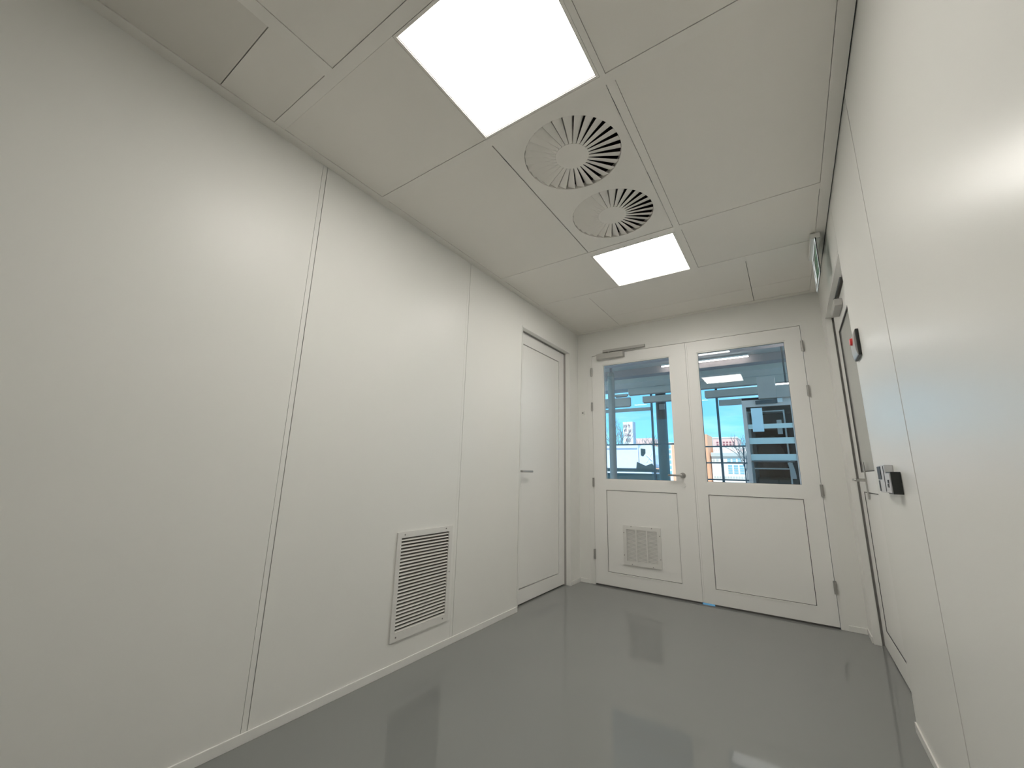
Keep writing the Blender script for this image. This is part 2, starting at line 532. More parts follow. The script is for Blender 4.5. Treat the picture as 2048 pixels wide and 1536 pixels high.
# ---- left single door, recessed
t1 = struct(boxes('trim_1', [((-0.155, LD0 + 0.001, 0), (-0.108, LD0 + 0.020, LDH)), ((-0.155, LD1 - 0.020, 0), (-0.108, LD1 - 0.001, LDH)),
                            ((-0.155, LD0 + 0.020, LDH - 0.020), (-0.108, LD1 - 0.020, LDH - 0.001)),
                            # slim edging round the opening on the room side
                            ((0.0003, LD1, 0), (0.006, LD1 + 0.012, LDH + 0.012)), ((0.0003, LD0 - 0.012, BH), (0.006, LD0, LDH + 0.012)),
                            ((0.0003, LD0, LDH), (0.006, LD1, LDH + 0.012))], 'trim'), 'slim pale frame round the recessed left door', 'door frame')
def panel_door_left():
    y0, y1, z0, z1 = LD0 + 0.004, LD1 - 0.006, 0.012, LDH - 0.006
    xf, xb = -0.064, -0.106
    d = struct(link('door_1', None, (xf, (y0 + y1) / 2, 0)), 'plain white single door with a metal lever in the left wall', 'door')
    st = 0.112
    boxes('leaf_frame', [((xb, y0, z0), (xf, y0 + st, z1)), ((xb, y1 - st, z0), (xf, y1, z1)),
                         ((xb, y0 + st, z0), (xf, y1 - st, z0 + st)), ((xb, y0 + st, z1 - st), (xf, y1 - st, z1))], 'door', d)
    ya, yb, za, zb = y0 + st, y1 - st, z0 + st, z1 - st
    box('door_panel', (xb + 0.004, ya + 0.008, za + 0.008), (xf - 0.004, yb - 0.008, zb - 0.008), 'door', d)
    boxes('panel_seal', [((xb + 0.004, ya, za), (xf - 0.022, ya + 0.008, zb)), ((xb + 0.004, yb - 0.008, za), (xf - 0.022, yb, zb)),
                         ((xb + 0.004, ya, za), (xf - 0.022, yb, za + 0.008)), ((xb + 0.004, ya, zb - 0.008), (xf - 0.022, yb, zb))], 'seal', d)
    lever(d, (xf + 0.0005, y0 + 0.062, 1.103), 'y', 1, (1, 0, 0), 0.16)
panel_door_left()

# ---- double doors in the far wall
t2 = struct(boxes('trim_2', [((FX0, D + 0.001, 0), (0.171, D + 0.10, FZ)), ((2.124, D + 0.001, 0), (FX1, D + 0.10, FZ)),
                            ((0.171, D + 0.001, 2.414), (2.124, D + 0.10, FZ)),
                            # stop behind the leaves
                            ((0.171, D + 0.058, 0), (0.190, D + 0.10, 2.414)), ((2.105, D + 0.058, 0), (2.124, D + 0.10, 2.414)),
                            ((0.190, D + 0.058, 2.395), (2.105, D + 0.10, 2.414))], 'trim'), 'flush pale frame round the double doors', 'door frame')
YF, YB = D - 0.002, D + 0.050
def glazed_leaf(name, x0, x1, gx0, gx1, hinge_x, label):
    z0, z1 = 0.014, 2.409
    gz0, gz1, pz0, pz1 = 1.040, 2.294, 0.127, 0.946
    d = struct(link(name, None, ((x0 + x1) / 2, YF, 0)), label, 'door')
    boxes('leaf_frame', [((x0, YF, z0), (gx0, YB, z1)), ((gx1, YF, z0), (x1, YB, z1)), ((gx0, YF, z0), (gx1, YB, pz0)),
                         ((gx0, YF, pz1), (gx1, YB, gz0)), ((gx0, YF, gz1), (gx1, YB, z1))], 'door', d)
    b = 0.011
    def ring(za, zb, nm, w, ya, yb, m):
        boxes(nm, [((gx0, ya, za), (gx0 + w, yb, zb)), ((gx1 - w, ya, za), (gx1, yb, zb)),
                   ((gx0 + w, ya, za), (gx1 - w, yb, za + w)), ((gx0 + w, ya, zb - w), (gx1 - w, yb, zb))], m, d)
    ring(gz0, gz1, 'glazing_bead', 0.010, YF + 0.006, YF + 0.020, 'door')
    ring(gz0, gz1, 'glazing_seal', 0.012, YF + 0.020, YF + 0.024, 'seal')
    box('glass_pane', (gx0 + 0.004, YF + 0.0245, gz0 + 0.004), (gx1 - 0.004, YF + 0.0305, gz1 - 0.004), 'glass', d)
    ring(gz0, gz1, 'glazing_bead', 0.010, YF + 0.031, YB - 0.004, 'door')
    ring(pz0, pz1, 'panel_bead', 0.010, YF - 0.0022, YF + 0.010, 'door')
    ring(pz0, pz1, 'panel_groove', 0.0145, YF + 0.011, YF + 0.016, 'seal')
    box('door_panel', (gx0 + 0.0145, YF + 0.006, pz0 + 0.0145), (gx1 - 0.0145, YB - 0.006, pz1 - 0.0145), 'door', d)
    for z in (0.292, 1.010, 1.828, 2.224):
        h = cyl('hinge', (hinge_x, YF - 0.008, z - 0.046), (hinge_x, YF - 0.008, z + 0.046), 0.0105, 'hinge', d, seg=14)
    return d
dl = glazed_leaf('door_2', 0.174, 1.1735, 0.299, 1.022, 0.1715, 'left leaf of the white double doors, with a small louvred vent')
dr = glazed_leaf('door_3', 1.1765, 2.121, 1.275, 2.005, 2.1225, 'right leaf of the white double doors, no vent or handle')
box('meeting_strip', (1.1785, YF - 0.005, 0.02), (1.192, YF, 2.405), 'door', dr)
box('meeting_seal', (1.1738, YF + 0.002, 0.02), (1.1763, YB, 2.405), 'grey_plastic', dl)
lever(dl, (1.077, YF - 0.0005, 1.102), 'x', -1, (0, -1, 0), 0.118)
cyl('lock_rose', (1.077, YF - 0.006, 1.015), (1.077, YF, 1.015), 0.022, 'door', dl, seg=24)
box('door_sweep', (0.178, YF + 0.004, 0.0006), (1.165, YB - 0.004, 0.0138), 'seal', dl)
box('door_sweep', (1.27, YF + 0.004, 0.0006), (2.118, YB - 0.004, 0.0138), 'seal', dr)
# closer
cb = box('door_closer', (0.250, YF - 0.052, 2.350), (0.552, YF - 0.001, 2.412), 'closer', dl, bev=0.004)
box('closer_end', (0.5525, YF - 0.050, 2.352), (0.5575, YF - 0.003, 2.410), 'hinge', cb)
rl = box('closer_rail', (0.318, YF - 0.030, 2.430), (0.782, YF - 0.001, 2.456), 'closer', dl, bev=0.002)
bm = bmesh.new()
add_cyl(bm, (0.385, YF - 0.028, 2.412), (0.385, YF - 0.028, 2.428), 0.010)
vv = add_box(bm, (0.385, YF - 0.036, 2.4235), (0.745, YF - 0.022, 2.4295))
finish('closer_arm', bm, 'hinge', rl)
# louvred vent in the left leaf
vf = boxes('vent_frame', [((0.476, YF - 0.008, 0.233), (0.842, YF + 0.0055, 0.268)), ((0.476, YF - 0.008, 0.566), (0.842, YF + 0.0055, 0.600)),
                          ((0.476, YF - 0.008, 0.268), (0.510, YF + 0.0055, 0.566)), ((0.808, YF - 0.008, 0.268), (0.842, YF + 0.0055, 0.566))], 'vent', dl)
box('vent_back', (0.510, YF + 0.0045, 0.268), (0.808, YF + 0.0058, 0.566), 'vent_mid', vf)
NS = 24
for k in range(NS):
    z = 0.268 + (k + 0.5) * (0.298 / NS)
    if k == 0:
        s0 = prism('vent_slat', [(YF - 0.005, z - 0.0052), (YF - 0.0035, z - 0.0052), (YF + 0.0035, z + 0.0040), (YF + 0.002, z + 0.0040)], 'x', 0.510, 0.808, 'vent', vf)
    else:
        repeat(s0, WP[s0.name] + Vector((0, 0, k * 0.298 / NS)))
for x in (0.606, 0.710):
    box('vent_bar', (x - 0.006, YF - 0.009, 0.268), (x + 0.006, YF - 0.0055, 0.566), 'vent', vf)
for x, z in ((0.485, 0.530), (0.485, 0.320), (0.833, 0.530), (0.833, 0.320), (0.56, 0.592), (0.76, 0.592), (0.56, 0.242), (0.76, 0.242)):
    cyl('screw', (x, YF - 0.0098, z), (x, YF - 0.008, z), 0.0045, 'screw', vf, seg=10)

# ---- right wall door, recessed, glazed above
XL = 2.340
t3 = struct(boxes('trim_3', [((W + 0.001, RD1 - 0.014, 0), (W + 0.042, RD1 - 0.001, RDH - 0.001)), ((W + 0.001, RD0 + 0.001, 0), (W + 0.042, RD0 + 0.002, RDH - 0.001)),
                            ((W + 0.001, RD0 + 0.002, RDH - 0.014), (W + 0.042, RD1 - 0.014, RDH - 0.001)),
                            ((XL + 0.055, RD1 - 0.04, 0), (XL + 0.11, RD1 - 0.001, RDH)), ((XL + 0.055, RD0 + 0.001, 0), (XL + 0.11, RD0 + 0.04, RDH)),
                            ((XL + 0.055, RD0 + 0.04, RDH - 0.04), (XL + 0.11, RD1 - 0.04, RDH))], 'trim'), 'pale frame of the recessed door in the right wall', 'door frame')
def right_door():
    y0, y1, z0, z1 = RD0 + 0.010, RD1 - 0.020, 0.010, RDH - 0.022
    st = 0.150
    ya, yb = y0 + st, y1 - st
    xf, xb = XL, XL + 0.05
    d = struct(link('door_4', None, (xf, (y0 + y1) / 2, 0)), 'white part-glazed door in the right wall, seen almost edge on', 'door')
    gz0, gz1, pz0, pz1 = 1.15, 2.20, 0.135, 1.02
    boxes('leaf_frame', [((xf, y0, z0), (xb, ya, z1)), ((xf, yb, z0), (xb, y1, z1)), ((xf, ya, z0), (xb, yb, pz0)),
                         ((xf, ya, pz1), (xb, yb, gz0)), ((xf, ya, gz1), (xb, yb, z1))], 'door', d)
    def ring(za, zb, nm, w, xa, xc, m):
        boxes(nm, [((xa, ya, za), (xc, ya + w, zb)), ((xa, yb - w, za), (xc, yb, zb)),
                   ((xa, ya + w, za), (xc, yb - w, za + w)), ((xa, ya + w, zb - w), (xc, yb - w, zb))], m, d)
    ring(gz0, gz1, 'glazing_seal', 0.008, xf + 0.002, xf + 0.020, 'seal')
    box('glass_pane', (xf + 0.008, ya + 0.008, gz0 + 0.008), (xf + 0.014, yb - 0.008, gz1 - 0.008), 'film', d)
    ring(pz0, pz1, 'panel_seal', 0.006, xf + 0.002, xf + 0.02, 'seal')
    box('door_panel', (xf + 0.005, ya + 0.006, pz0 + 0.006), (xb - 0.005, yb - 0.006, pz1 - 0.006), 'door', d)
    # long back plate with lever
    pl = box('handle_plate', (xf - 0.006, 3.565, 0.975), (xf - 0.0005, 3.600, 1.215), 'metal', d, bev=0.002)
    bm = bmesh.new()
    add_cyl(bm, (xf - 0.006, 3.585, 1.098), (xf - 0.055, 3.585, 1.098), 0.0095, seg=14)
    add_cyl(bm, (xf - 0.055, 3.585, 1.098), (xf - 0.055, 3.70, 1.098), 0.0095, seg=14)
    bmesh.ops.create_uvsphere(bm, u_segments=14, v_segments=8, radius=0.0095, matrix=Matrix.Translation((xf - 0.055, 3.585, 1.098)))
    finish('lever', bm, 'metal', pl, smooth=True)
    box('edge_seal', (xf + 0.002, y1, z0), (xb, y1 + 0.005, z1), 'seal', d)
    box('edge_seal', (xf + 0.002, y0, z1), (xb, y1, z1 + 0.006), 'seal', d)
    # closer body at the head of the leaf
    c = box('door_closer', (xf - 0.045, 3.36, 2.262), (xf - 0.001, 3.62, 2.312), 'closer', d, bev=0.004)
    bm = bmesh.new()
    add_cyl(bm, (xf - 0.03, 3.42, 2.312), (xf - 0.03, 3.42, 2.334), 0.010)
    add_box(bm, (xf - 0.034, 3.05, 2.331), (xf - 0.026, 3.43, 2.336))
    finish('closer_arm', bm, 'dark_grey', c)
right_door()

# ------------------------------------------------------------------ vent grille in the left wall
def wall_vent():
    t = thing('wall_vent', (0.003, 1.905, 0.152), 'white louvred air grille low on the left wall', 'air grille')
    ya, yb, za, zb = 1.702, 2.106, 0.193, 0.698
    f = boxes('vent_frame', [((0.0004, 1.672, 0.152), (0.009, 2.138, za)), ((0.0004, 1.672, zb), (0.009, 2.138, 0.731)),
                             ((0.0004, 1.672, za), (0.009, ya, zb)), ((0.0004, yb, za), (0.009, 2.138, zb))], 'vent', t)
    boxes('vent_back', [((-0.020, ya - 0.002, za - 0.003), (-0.014, yb + 0.002, zb + 0.002)), ((-0.014, yb, za), (0.0003, yb + 0.002, zb)), ((-0.014, ya - 0.002, za), (0.0003, ya, zb))], 'vent_dark', t)
    N = 27
    p = (zb - za) / N
    for k in range(N):
        if k == 0:
            z = za
            s0 = prism('louvre_slat', [(0.0070, z + 0.0010), (0.0082, z + 0.0026), (-0.0034, z + p * 0.52), (-0.0048, z + p * 0.46)], 'y', ya, yb, 'vent', t)
        else:
            repeat(s0, WP[s0.name] + Vector((0, 0, k * p)))
    for y, z in ((1.725, 0.715), (2.075, 0.718), (1.712, 0.172), (2.085, 0.175), (2.124, 0.445)):
        cyl('screw', (0.009, y, z), (0.0108, y, z), 0.0045, 'screw', t, seg=10)
wall_vent()

# ------------------------------------------------------------------ small devices
def call_point():
    t = thing('call_point', (W, 2.62, 1.705), 'black and grey emergency button with a red push on the right wall', 'button')
    box('back_box', (W - 0.013, 2.552, 1.705), (W - 0.0003, 2.700, 1.842), 'black', t, bev=0.0015)
    bm = bmesh.new()
    poly = []
    for k in range(13):
        a = math.pi * k / 12
        poly.append((W - 0.013 - 0.009 * math.sin(a), 1.7735 - 0.064 * math.cos(a)))
    A = [bm.verts.new((x, 2.560, z)) for x, z in poly]
    B = [bm.verts.new((x, 2.692, z)) for x, z in poly]
    bm.faces.new(A); bm.faces.new(B[::-1])
    for i in range(len(A)):
        j = (i + 1) % len(A)
        bm.faces.new((A[i], A[j], B[j], B[i]))
    c = finish('cover', bm, 'grey_plastic', t)
    tag(cyl('push_button', (W - 0.020, 2.630, 1.795), (W - 0.031, 2.630, 1.795), 0.020, 'red', t, r1=0.017, seg=24), 'red push button')
call_point()
def readers():
    t = thing('card_reader', (W, 2.22, 1.043), 'dark box reader nearest the wall joint on the right wall', 'card reader')
    box('case', (W - 0.030, 2.170, 1.043), (W - 0.0003, 2.268, 1.129), 'black', t, bev=0.0015)
    box('front_plate', (W - 0.034, 2.176, 1.048), (W - 0.0302, 2.262, 1.124), 'pale_plastic', t)
    box('key', (W - 0.036, 2.195, 1.084), (W - 0.0342, 2.220, 1.098), 'black', t)
    box('key', (W - 0.036, 2.205, 1.068), (W - 0.0342, 2.228, 1.082), 'black', t)
    t = thing('intercom', (W, 2.38, 1.045), 'taller pale intercom with a dark screen beside the right-hand door', 'intercom')
    box('case', (W - 0.028, 2.300, 1.045), (W - 0.0003, 2.470, 1.160), 'pale_plastic', t, bev=0.0015)
    box('screen', (W - 0.030, 2.385, 1.100), (W - 0.0282, 2.462, 1.155), 'black', t)
    box('speaker_strip', (W - 0.030, 2.440, 1.050), (W - 0.0282, 2.464, 1.096), 'dark_grey', t)
    box('side_groove', (W - 0.0295, 2.318, 1.05), (W - 0.0282, 2.326, 1.155), 'dark_grey', t)
readers()
t = thing('wall_sensor', (0.058, D, 1.74), 'tiny square switch on the end wall left of the double doors', 'switch')
box('back_plate', (0.043, D - 0.010, 1.740), (0.073, D - 0.0003, 1.785), 'wall', t, bev=0.001)
box('rocker', (0.050, D - 0.014, 1.752), (0.066, D - 0.0102, 1.774), 'hinge', t)

def exit_sign():
    t = thing('exit_sign', (2.22, 3.24, 2.40), 'hanging acrylic exit sign with an arrow and a running figure by the right wall', 'sign')
    box('housing', (2.196, 3.085, 2.655), (2.250, 3.420, H - 0.005), 'vent', t, bev=0.004)
    pl = box('sign_plate', (2.217, 3.070, 2.405), (2.223, 3.430, 2.654), 'acrylic', t)
    x = 2.2162
    def flat(nm, poly, m):
        return prism(nm, poly, 'x', x, x + 0.0006, m, pl)
    # frame lines
    boxes('border', [((x, 3.072, 2.407), (x + 0.0006, 3.428, 2.415)), ((x, 3.072, 2.644), (x + 0.0006, 3.428, 2.652)),
                     ((x, 3.072, 2.415), (x + 0.0006, 3.082, 2.644)), ((x, 3.418, 2.415), (x + 0.0006, 3.428, 2.644))], 'sign_edge', pl)
    flat('arrow', [(3.345, 2.435), (3.395, 2.50), (3.362, 2.50), (3.362, 2.61), (3.328, 2.61), (3.328, 2.50), (3.295, 2.50)], 'sign_edge')
    flat('door_mark', [(3.10, 2.43), (3.17, 2.43), (3.17, 2.62), (3.10, 2.62)], 'sign_green')
    flat('running_figure', [(3.20, 2.43), (3.222, 2.43), (3.235, 2.49), (3.262, 2.455), (3.285, 2.455), (3.245, 2.52), (3.25, 2.56), (3.28, 2.545),
                            (3.285, 2.56), (3.245, 2.585), (3.215, 2.58), (3.195, 2.55), (3.205, 2.54), (3.222, 2.56), (3.215, 2.50)], 'sign_green')
    bm = bmesh.new()
    add_cyl(bm, (x, 3.235, 2.605), (x + 0.0006, 3.235, 2.605), 0.016, seg=20)
    finish('figure_head', bm, 'sign_green', pl)
exit_sign()

# ================================================================== the hall behind the double doors
hf = struct(box('floor_hall', (-8, 4.302, -0.12), (6, 12.4, -0.002), 'hall_floor'), 'pale floor of the hall beyond the double doors', 'floor')
hc = struct(box('ceiling_hall', (-8, 4.31, 3.90), (6, 13.5, 4.15), 'hall_slab'), 'grey ceiling of the hall beyond the double doors', 'ceiling')
def beam(y0, y1, z0, m, label, z1=3.899):
    tag(box('ceiling_beam', (-8, y0, z0), (6, y1, z1), m), label, 'beam', 'ceiling beams of the hall')
beam(7.80, 8.10, 3.34, 'hall_beam_dark', 'dark ceiling beam just behind the top edge of the door glass')
beam(10.50, 10.80, 3.715, 'hall_beam_dark', 'slim purple-grey beam behind the long tube light')
beam(11.30, 12.02, 3.71, 'hall_beam', 'wide pale beam in front of the hall windows')
# blind boxes in front of the hall glazing
def blind(x0, x1, y, z0, z1, label):
    t = thing('blind_box', ((x0 + x1) / 2, y, z0), label, 'blind', 'blind boxes over the hall windows')
    box('cassette', (x0, y, z0), (x1, y + 0.10, z1), 'hall_blind', t, bev=0.008)
    box('bottom_bar', (x0 + 0.03, y + 0.02, z0 - 0.025), (x1 - 0.03, y + 0.07, z0 - 0.001), 'hall_beam_dark', t)
blind(-1.98, 2.9, 12.04, 3.51, 3.708, 'long upper blind box across the hall windows')
blind(-1.56, -0.10, 12.05, 3.25, 3.43, 'lower blind box above the dark column')
blind(0.16, 2.9, 12.05, 3.25, 3.44, 'lower blind box above the right-hand hall windows')
blind(-2.98, -1.93, 12.04, 3.17, 3.44, 'blind box left of the stepped gap, behind the pale column')
blind(-2.42, -2.02, 12.05, 3.49, 3.56, 'tiny blind box at the upper left of the hall windows')
# tube lights
def tube(x0, x1, y, z, label):
    t = thing('tube_light', ((x0 + x1) / 2, y, z), label, 'light', 'tube lights of the hall')
    cyl('tube', (x0, y, z), (x1, y, z), 0.012, 'tube_light', t, seg=12)
    box('batten', (x0, y - 0.03, z + 0.0125), (x1, y + 0.03, z + 0.043), 'white_paint', t)
    for x in (x0 + 0.2, x1 - 0.2):
        cyl('hanger', (x, y, z + 0.05), (x, y, 3.90), 0.006, 'hinge', t, seg=8)
tube(-0.54, 1.39, 10.35, 3.832, 'long lit tube light under the hall ceiling')
# extra rows of tubes, added out of view to brighten the hall
for y in (5.4, 6.9, 8.9):
    for x in (-5.2, -2.6, 0.0, 2.6):
        tube(x - 0.85, x + 0.85, y, 3.80, 'unseen tube light added above the view to brighten the hall')
# columns
def column(x, y, r, top, m, label, cap):
    zb = -0.45 if y > 12.4 else 0
    t = thing('column', (x, y, zb), label, 'column')
    cyl('shaft', (x, y, zb), (x, y, top), r, m, t, seg=28)
    if cap:
        cyl('collar', (x, y, top + 0.0005), (x, y, top + 0.10), r * 1.12, m, t, r1=r * 0.8, seg=28)
        cyl('strut', (x, y, top + 0.1005), (x, y, 3.899), r * 0.45, 'hall_beam_dark', t, seg=16)
    return t
column(-1.395, 9.0, 0.078, 3.37, 'column_pale', 'pale slim round column in the left door pane', True)
c2 = column(-1.235, 12.9, 0.155, 3.899, 'column_dark', 'thick dark round column near the middle of the doors', False)
box('bracket', (-1.24, 12.68, 3.10), (-1.08, 12.74, 3.27), 'hall_blind', c2)
# hall glazing
def mullion(x, w, z0, z1, label):
    tag(box('mullion', (x - w / 2, 12.2, z0), (x + w / 2, 12.26, z1), 'mullion'), label, 'window bar', 'bars of the hall glazing')
mullion(-1.345, 0.05, 0, 3.70, 'dark upright window bar left of the dark column')
mullion(0.43, 0.055, 0, 3.70, 'dark upright window bar in the middle of the right door pane')
mullion(-3.10, 0.05, 0, 3.70, 'dark upright window bar at the left edge of the left pane')
t = thing('window_railing', (0.35, 12.18, 0), 'dark three-bar railing across the hall windows', 'railing')
for z in (1.912, 1.478, 1.04):
    box('railing_bar', (-0.5, 12.155, z - 0.018), (1.2, 12.180, z + 0.018), 'mullion', t)
box('railing_post', (-0.52, 12.155, 0), (-0.501, 12.180, 1.93), 'mullion', t)
box('railing_post', (0.940, 12.181, 0), (0.970, 12.199, 1.93), 'mullion', t)
tag(box('window_transom', (-3.10, 12.2605, 1.99), (-0.5, 12.30, 2.03), 'mullion'), 'dark horizontal window bar above the white truck', 'window bar')
tag(box('blind_roll', (-3.05, 12.20, 3.02), (-1.385, 12.25, 3.12), 'hall_blind'), 'grey rolled blind at the head of the left hall window', 'blind')
tag(box('blind_roll', (0.48, 12.20, 3.02), (3.0, 12.25, 3.18), 'hall_blind'), 'grey-green rolled blind at the head of the right hall window', 'blind')
for x0, x1, n in ((-3.07, -1.375, 1), (-1.315, 0.40, 2), (0.46, 2.9, 3)):
    struct(box('window_%d' % n, (x0, 12.262, 0.02), (x1, 12.268, 3.70), 'glass'), 'tall clear pane of the hall glazing', 'window')

# glazed hall door with frosted bands
def hall_door():
    y = 8.0
    d = struct(link('door_5', None, (1.75, y, 0)), 'aluminium hall door with frosted bands on its glass', 'door')
    boxes('leaf_frame', [((1.335, y, 0), (1.393, y + 0.06, 2.42)), ((2.035, y, 0), (2.20, y + 0.06, 2.42)), ((1.393, y, 2.30), (2.035, y + 0.06, 2.42)),
                         ((1.393, y, 0), (2.035, y + 0.06, 0.12))], 'door_alu', d)
    box('glass_pane', (1.393, y + 0.025, 0.12), (2.035, y + 0.031, 2.30), 'glass', d)
    for z0, z1 in ((1.922, 2.000), (1.664, 1.767), (1.390, 1.495)):
        box('frosted_band', (1.394, y + 0.0225, z0), (2.033, y + 0.0245, z1), 'frost', d)
    c = box('door_closer', (1.545, y - 0.045, 2.335), (1.86, y - 0.001, 2.395), 'dark_grey', d, bev=0.004)
    box('closer_cap', (1.862, y - 0.05, 2.345), (1.935, y - 0.001, 2.420), 'pale_plastic', d, bev=0.004)
    bm = bmesh.new()
    add_cyl(bm, (1.40, y - 0.04, 1.372), (2.00, y - 0.04, 1.372), 0.012, seg=12)
    add_cyl(bm, (1.42, y - 0.04, 1.372), (1.42, y + 0.024, 1.372), 0.008, seg=10)
    add_cyl(bm, (1.98, y - 0.04, 1.372), (1.98, y + 0.024, 1.372), 0.008, seg=10)
    finish('pull_bar', bm, 'dark_grey', d, smooth=True)
    box('reflection_sheet', (1.462, y + 0.018, 1.872), (1.628, y + 0.020, 2.278), 'reflection_blue', d)  # window reflection on the glass, built as a pale blue sheet
hall_door()
struct(boxes('wall_store', [((1.336, 8.061, 0), (1.385, 10.0, 2.42)), ((1.336, 10.0, 0), (3.4, 10.05, 2.42)), ((3.35, 8.061, 0), (3.4, 10.0, 2.42)),
                          ((1.336, 8.061, 2.421), (3.4, 10.05, 2.47)), ((2.201, 8.0, 0), (3.4, 8.06, 2.42))], 'room_dark'), 'dark store room behind the glazed hall door', 'wall')
tag(box('bulkhead', (1.60, 7.90, 2.422), (1.86, 8.06, 2.79), 'bulkhead'), 'tall grey bulkhead box left above the hall door', 'bulkhead')
tag(box('bulkhead', (1.862, 7.90, 2.422), (3.4, 8.06, 2.63), 'bulkhead'), 'low grey bulkhead under the bright strip above the hall door', 'bulkhead')
t = thing('strip_light', (2.3, 7.98, 2.631), 'short bright strip on top of the bulkhead above the hall door', 'light')
box('strip_lamp', (1.87, 7.93, 2.634), (2.9, 8.03, 2.658), 'tube_light', t)
box('strip_base', (1.87, 8.031, 2.6305), (2.9, 8.05, 2.66), 'white_paint', t)
for x in (2.02, 2.13):
    tag(cyl('hanging_pipe', (x, 9.2, 2.48), (x, 9.2, 3.899), 0.016, 'dark_grey', seg=10), 'thin dark pipe hanging above the hall door, ' + ('left one' if x < 2.1 else 'right one'), 'pipe', 'pipes above the hall door')
# things seen in the store room
t = thing('metal_rack', (1.68, 8.25, 0), 'white metal rack standing in the dark store room', 'rack')
for x in (1.40, 1.93):
    for y in (8.13, 8.37):
        box('upright', (x - 0.012, y - 0.012, 0), (x + 0.012, y + 0.012, 2.24), 'white_paint', t)
for z in (0.3, 1.25, 2.22):
    box('shelf', (1.385 + 0.03, 8.143, z), (1.917, 8.357, z + 0.02), 'white_paint', t)
tag(box('white_notice', (1.815, 8.110, 1.83), (1.885, 8.117, 2.07), 'white_paint'), 'white sheet taped to the rack in the store room', 'sheet')
bm = bmesh.new()
bmesh.ops.create_icosphere(bm, subdivisions=3, radius=1.0)
for v in bm.verts:
    n = v.co.copy()
    k = 1 + 0.12 * math.sin(7 * n.x + 2) * math.cos(5 * n.y + n.z * 4)
    v.co = Vector((1.68 + 0.21 * n.x * k, 8.25 + 0.085 * n.y * k, 1.272 + (0.55 * max(0, n.z) * k)))
tag(finish('reflection_mound', bm, 'brown', smooth=True), 'dark brown mound imitating a reflection in the hall door glass', 'reflection')  # reflection in the door glass, modelled as a brown mound
t = thing('dark_cabinet', (1.70, 9.2, 0), 'low black cabinet at the back of the store room', 'cabinet')
box('body', (1.41, 9.0, 0), (2.05, 9.6, 1.12), 'black', t, bev=0.01)
box('door_front', (1.43, 8.985, 0.05), (1.72, 8.999, 1.08), 'dark_grey', t)
box('door_front', (1.74, 8.985, 0.05), (2.03, 8.999, 1.08), 'dark_grey', t)
bm = bmesh.new()
for k in range(8):
    a0, a1 = k / 8, (k + 1) / 8
    f = lambda a: Vector((1.90 + 0.04 * math.sin(a * 1.5), 8.10, 1.36 - 0.26 * a))
    p, q = f(a0), f(a1)
    add_box(bm, (min(p.x, q.x), 8.10, q.z), (max(p.x, q.x) + 0.06, 8.11, p.z))
tag(finish('paper_strip', bm, 'white_paint'), 'curved white paper strip hanging inside the hall door', 'paper')

# ================================================================== street outside
struct(box('ground', (-160, 12.41, -0.6), (160, 400, -0.45), 'asphalt'), 'pale street ground outside', 'ground')
def truck():
    t = thing('delivery_truck', (-6.0, 24.0, -0.45), 'white box truck with a dark chassis parked beyond the hall windows', 'truck')
    box('cargo_box', (-12.0, 24.0, 1.50), (-5.42, 26.3, 2.92), 'truck_body', t, bev=0.03)
    box('side_band', (-11.9, 23.985, 2.60), (-5.45, 23.999, 2.70), 'truck_line', t)
    box('side_skirt', (-12.0, 24.05, 1.22), (-4.7, 26.2, 1.30), 'truck_body', t)
    box('chassis', (-12.0, 24.2, 0.55), (-4.7, 26.1, 1.215), 'truck_dark', t)
    box('chassis_rail', (-12.0, 24.1, 1.31), (-4.55, 26.1, 1.495), 'truck_dark', t)
    c = prism('cab', [(-5.38, 1.60), (-4.62, 1.55), (-4.48, 1.75), (-4.50, 2.30), (-4.72, 2.86), (-5.20, 2.90), (-5.38, 2.60)], 'y', 24.0, 26.2, 'truck_body', t, bev=0.03)
    prism('cab_window', [(-5.25, 2.25), (-5.12, 2.20), (-4.98, 2.38), (-4.98, 2.62), (-5.25, 2.66)], 'y', 23.98, 23.995, 'truck_dark', c)
    prism('wheel_arch', [(-5.55, 1.50), (-4.45, 1.45), (-4.62, 1.80), (-5.0, 1.66), (-5.5, 1.88)], 'y', 23.96, 23.99, 'truck_dark', t)
    bm = bmesh.new()
    add_cyl(bm, (-4.92, 23.96, 1.86), (-4.60, 23.96, 2.42), 0.02, seg=8)
    add_cyl(bm, (-4.92, 23.96, 2.28), (-4.62, 23.96, 1.96), 0.02, seg=8)
    finish('mirror_arm', bm, 'white_paint', c)
    for x in (-10.8, -9.7, -5.3):
        bm = bmesh.new()
        add_cyl(bm, (x, 24.02, 0.05), (x, 24.35, 0.05), 0.5, seg=28)
        finish('wheel', bm, 'truck_dark', t, smooth=True)
truck()
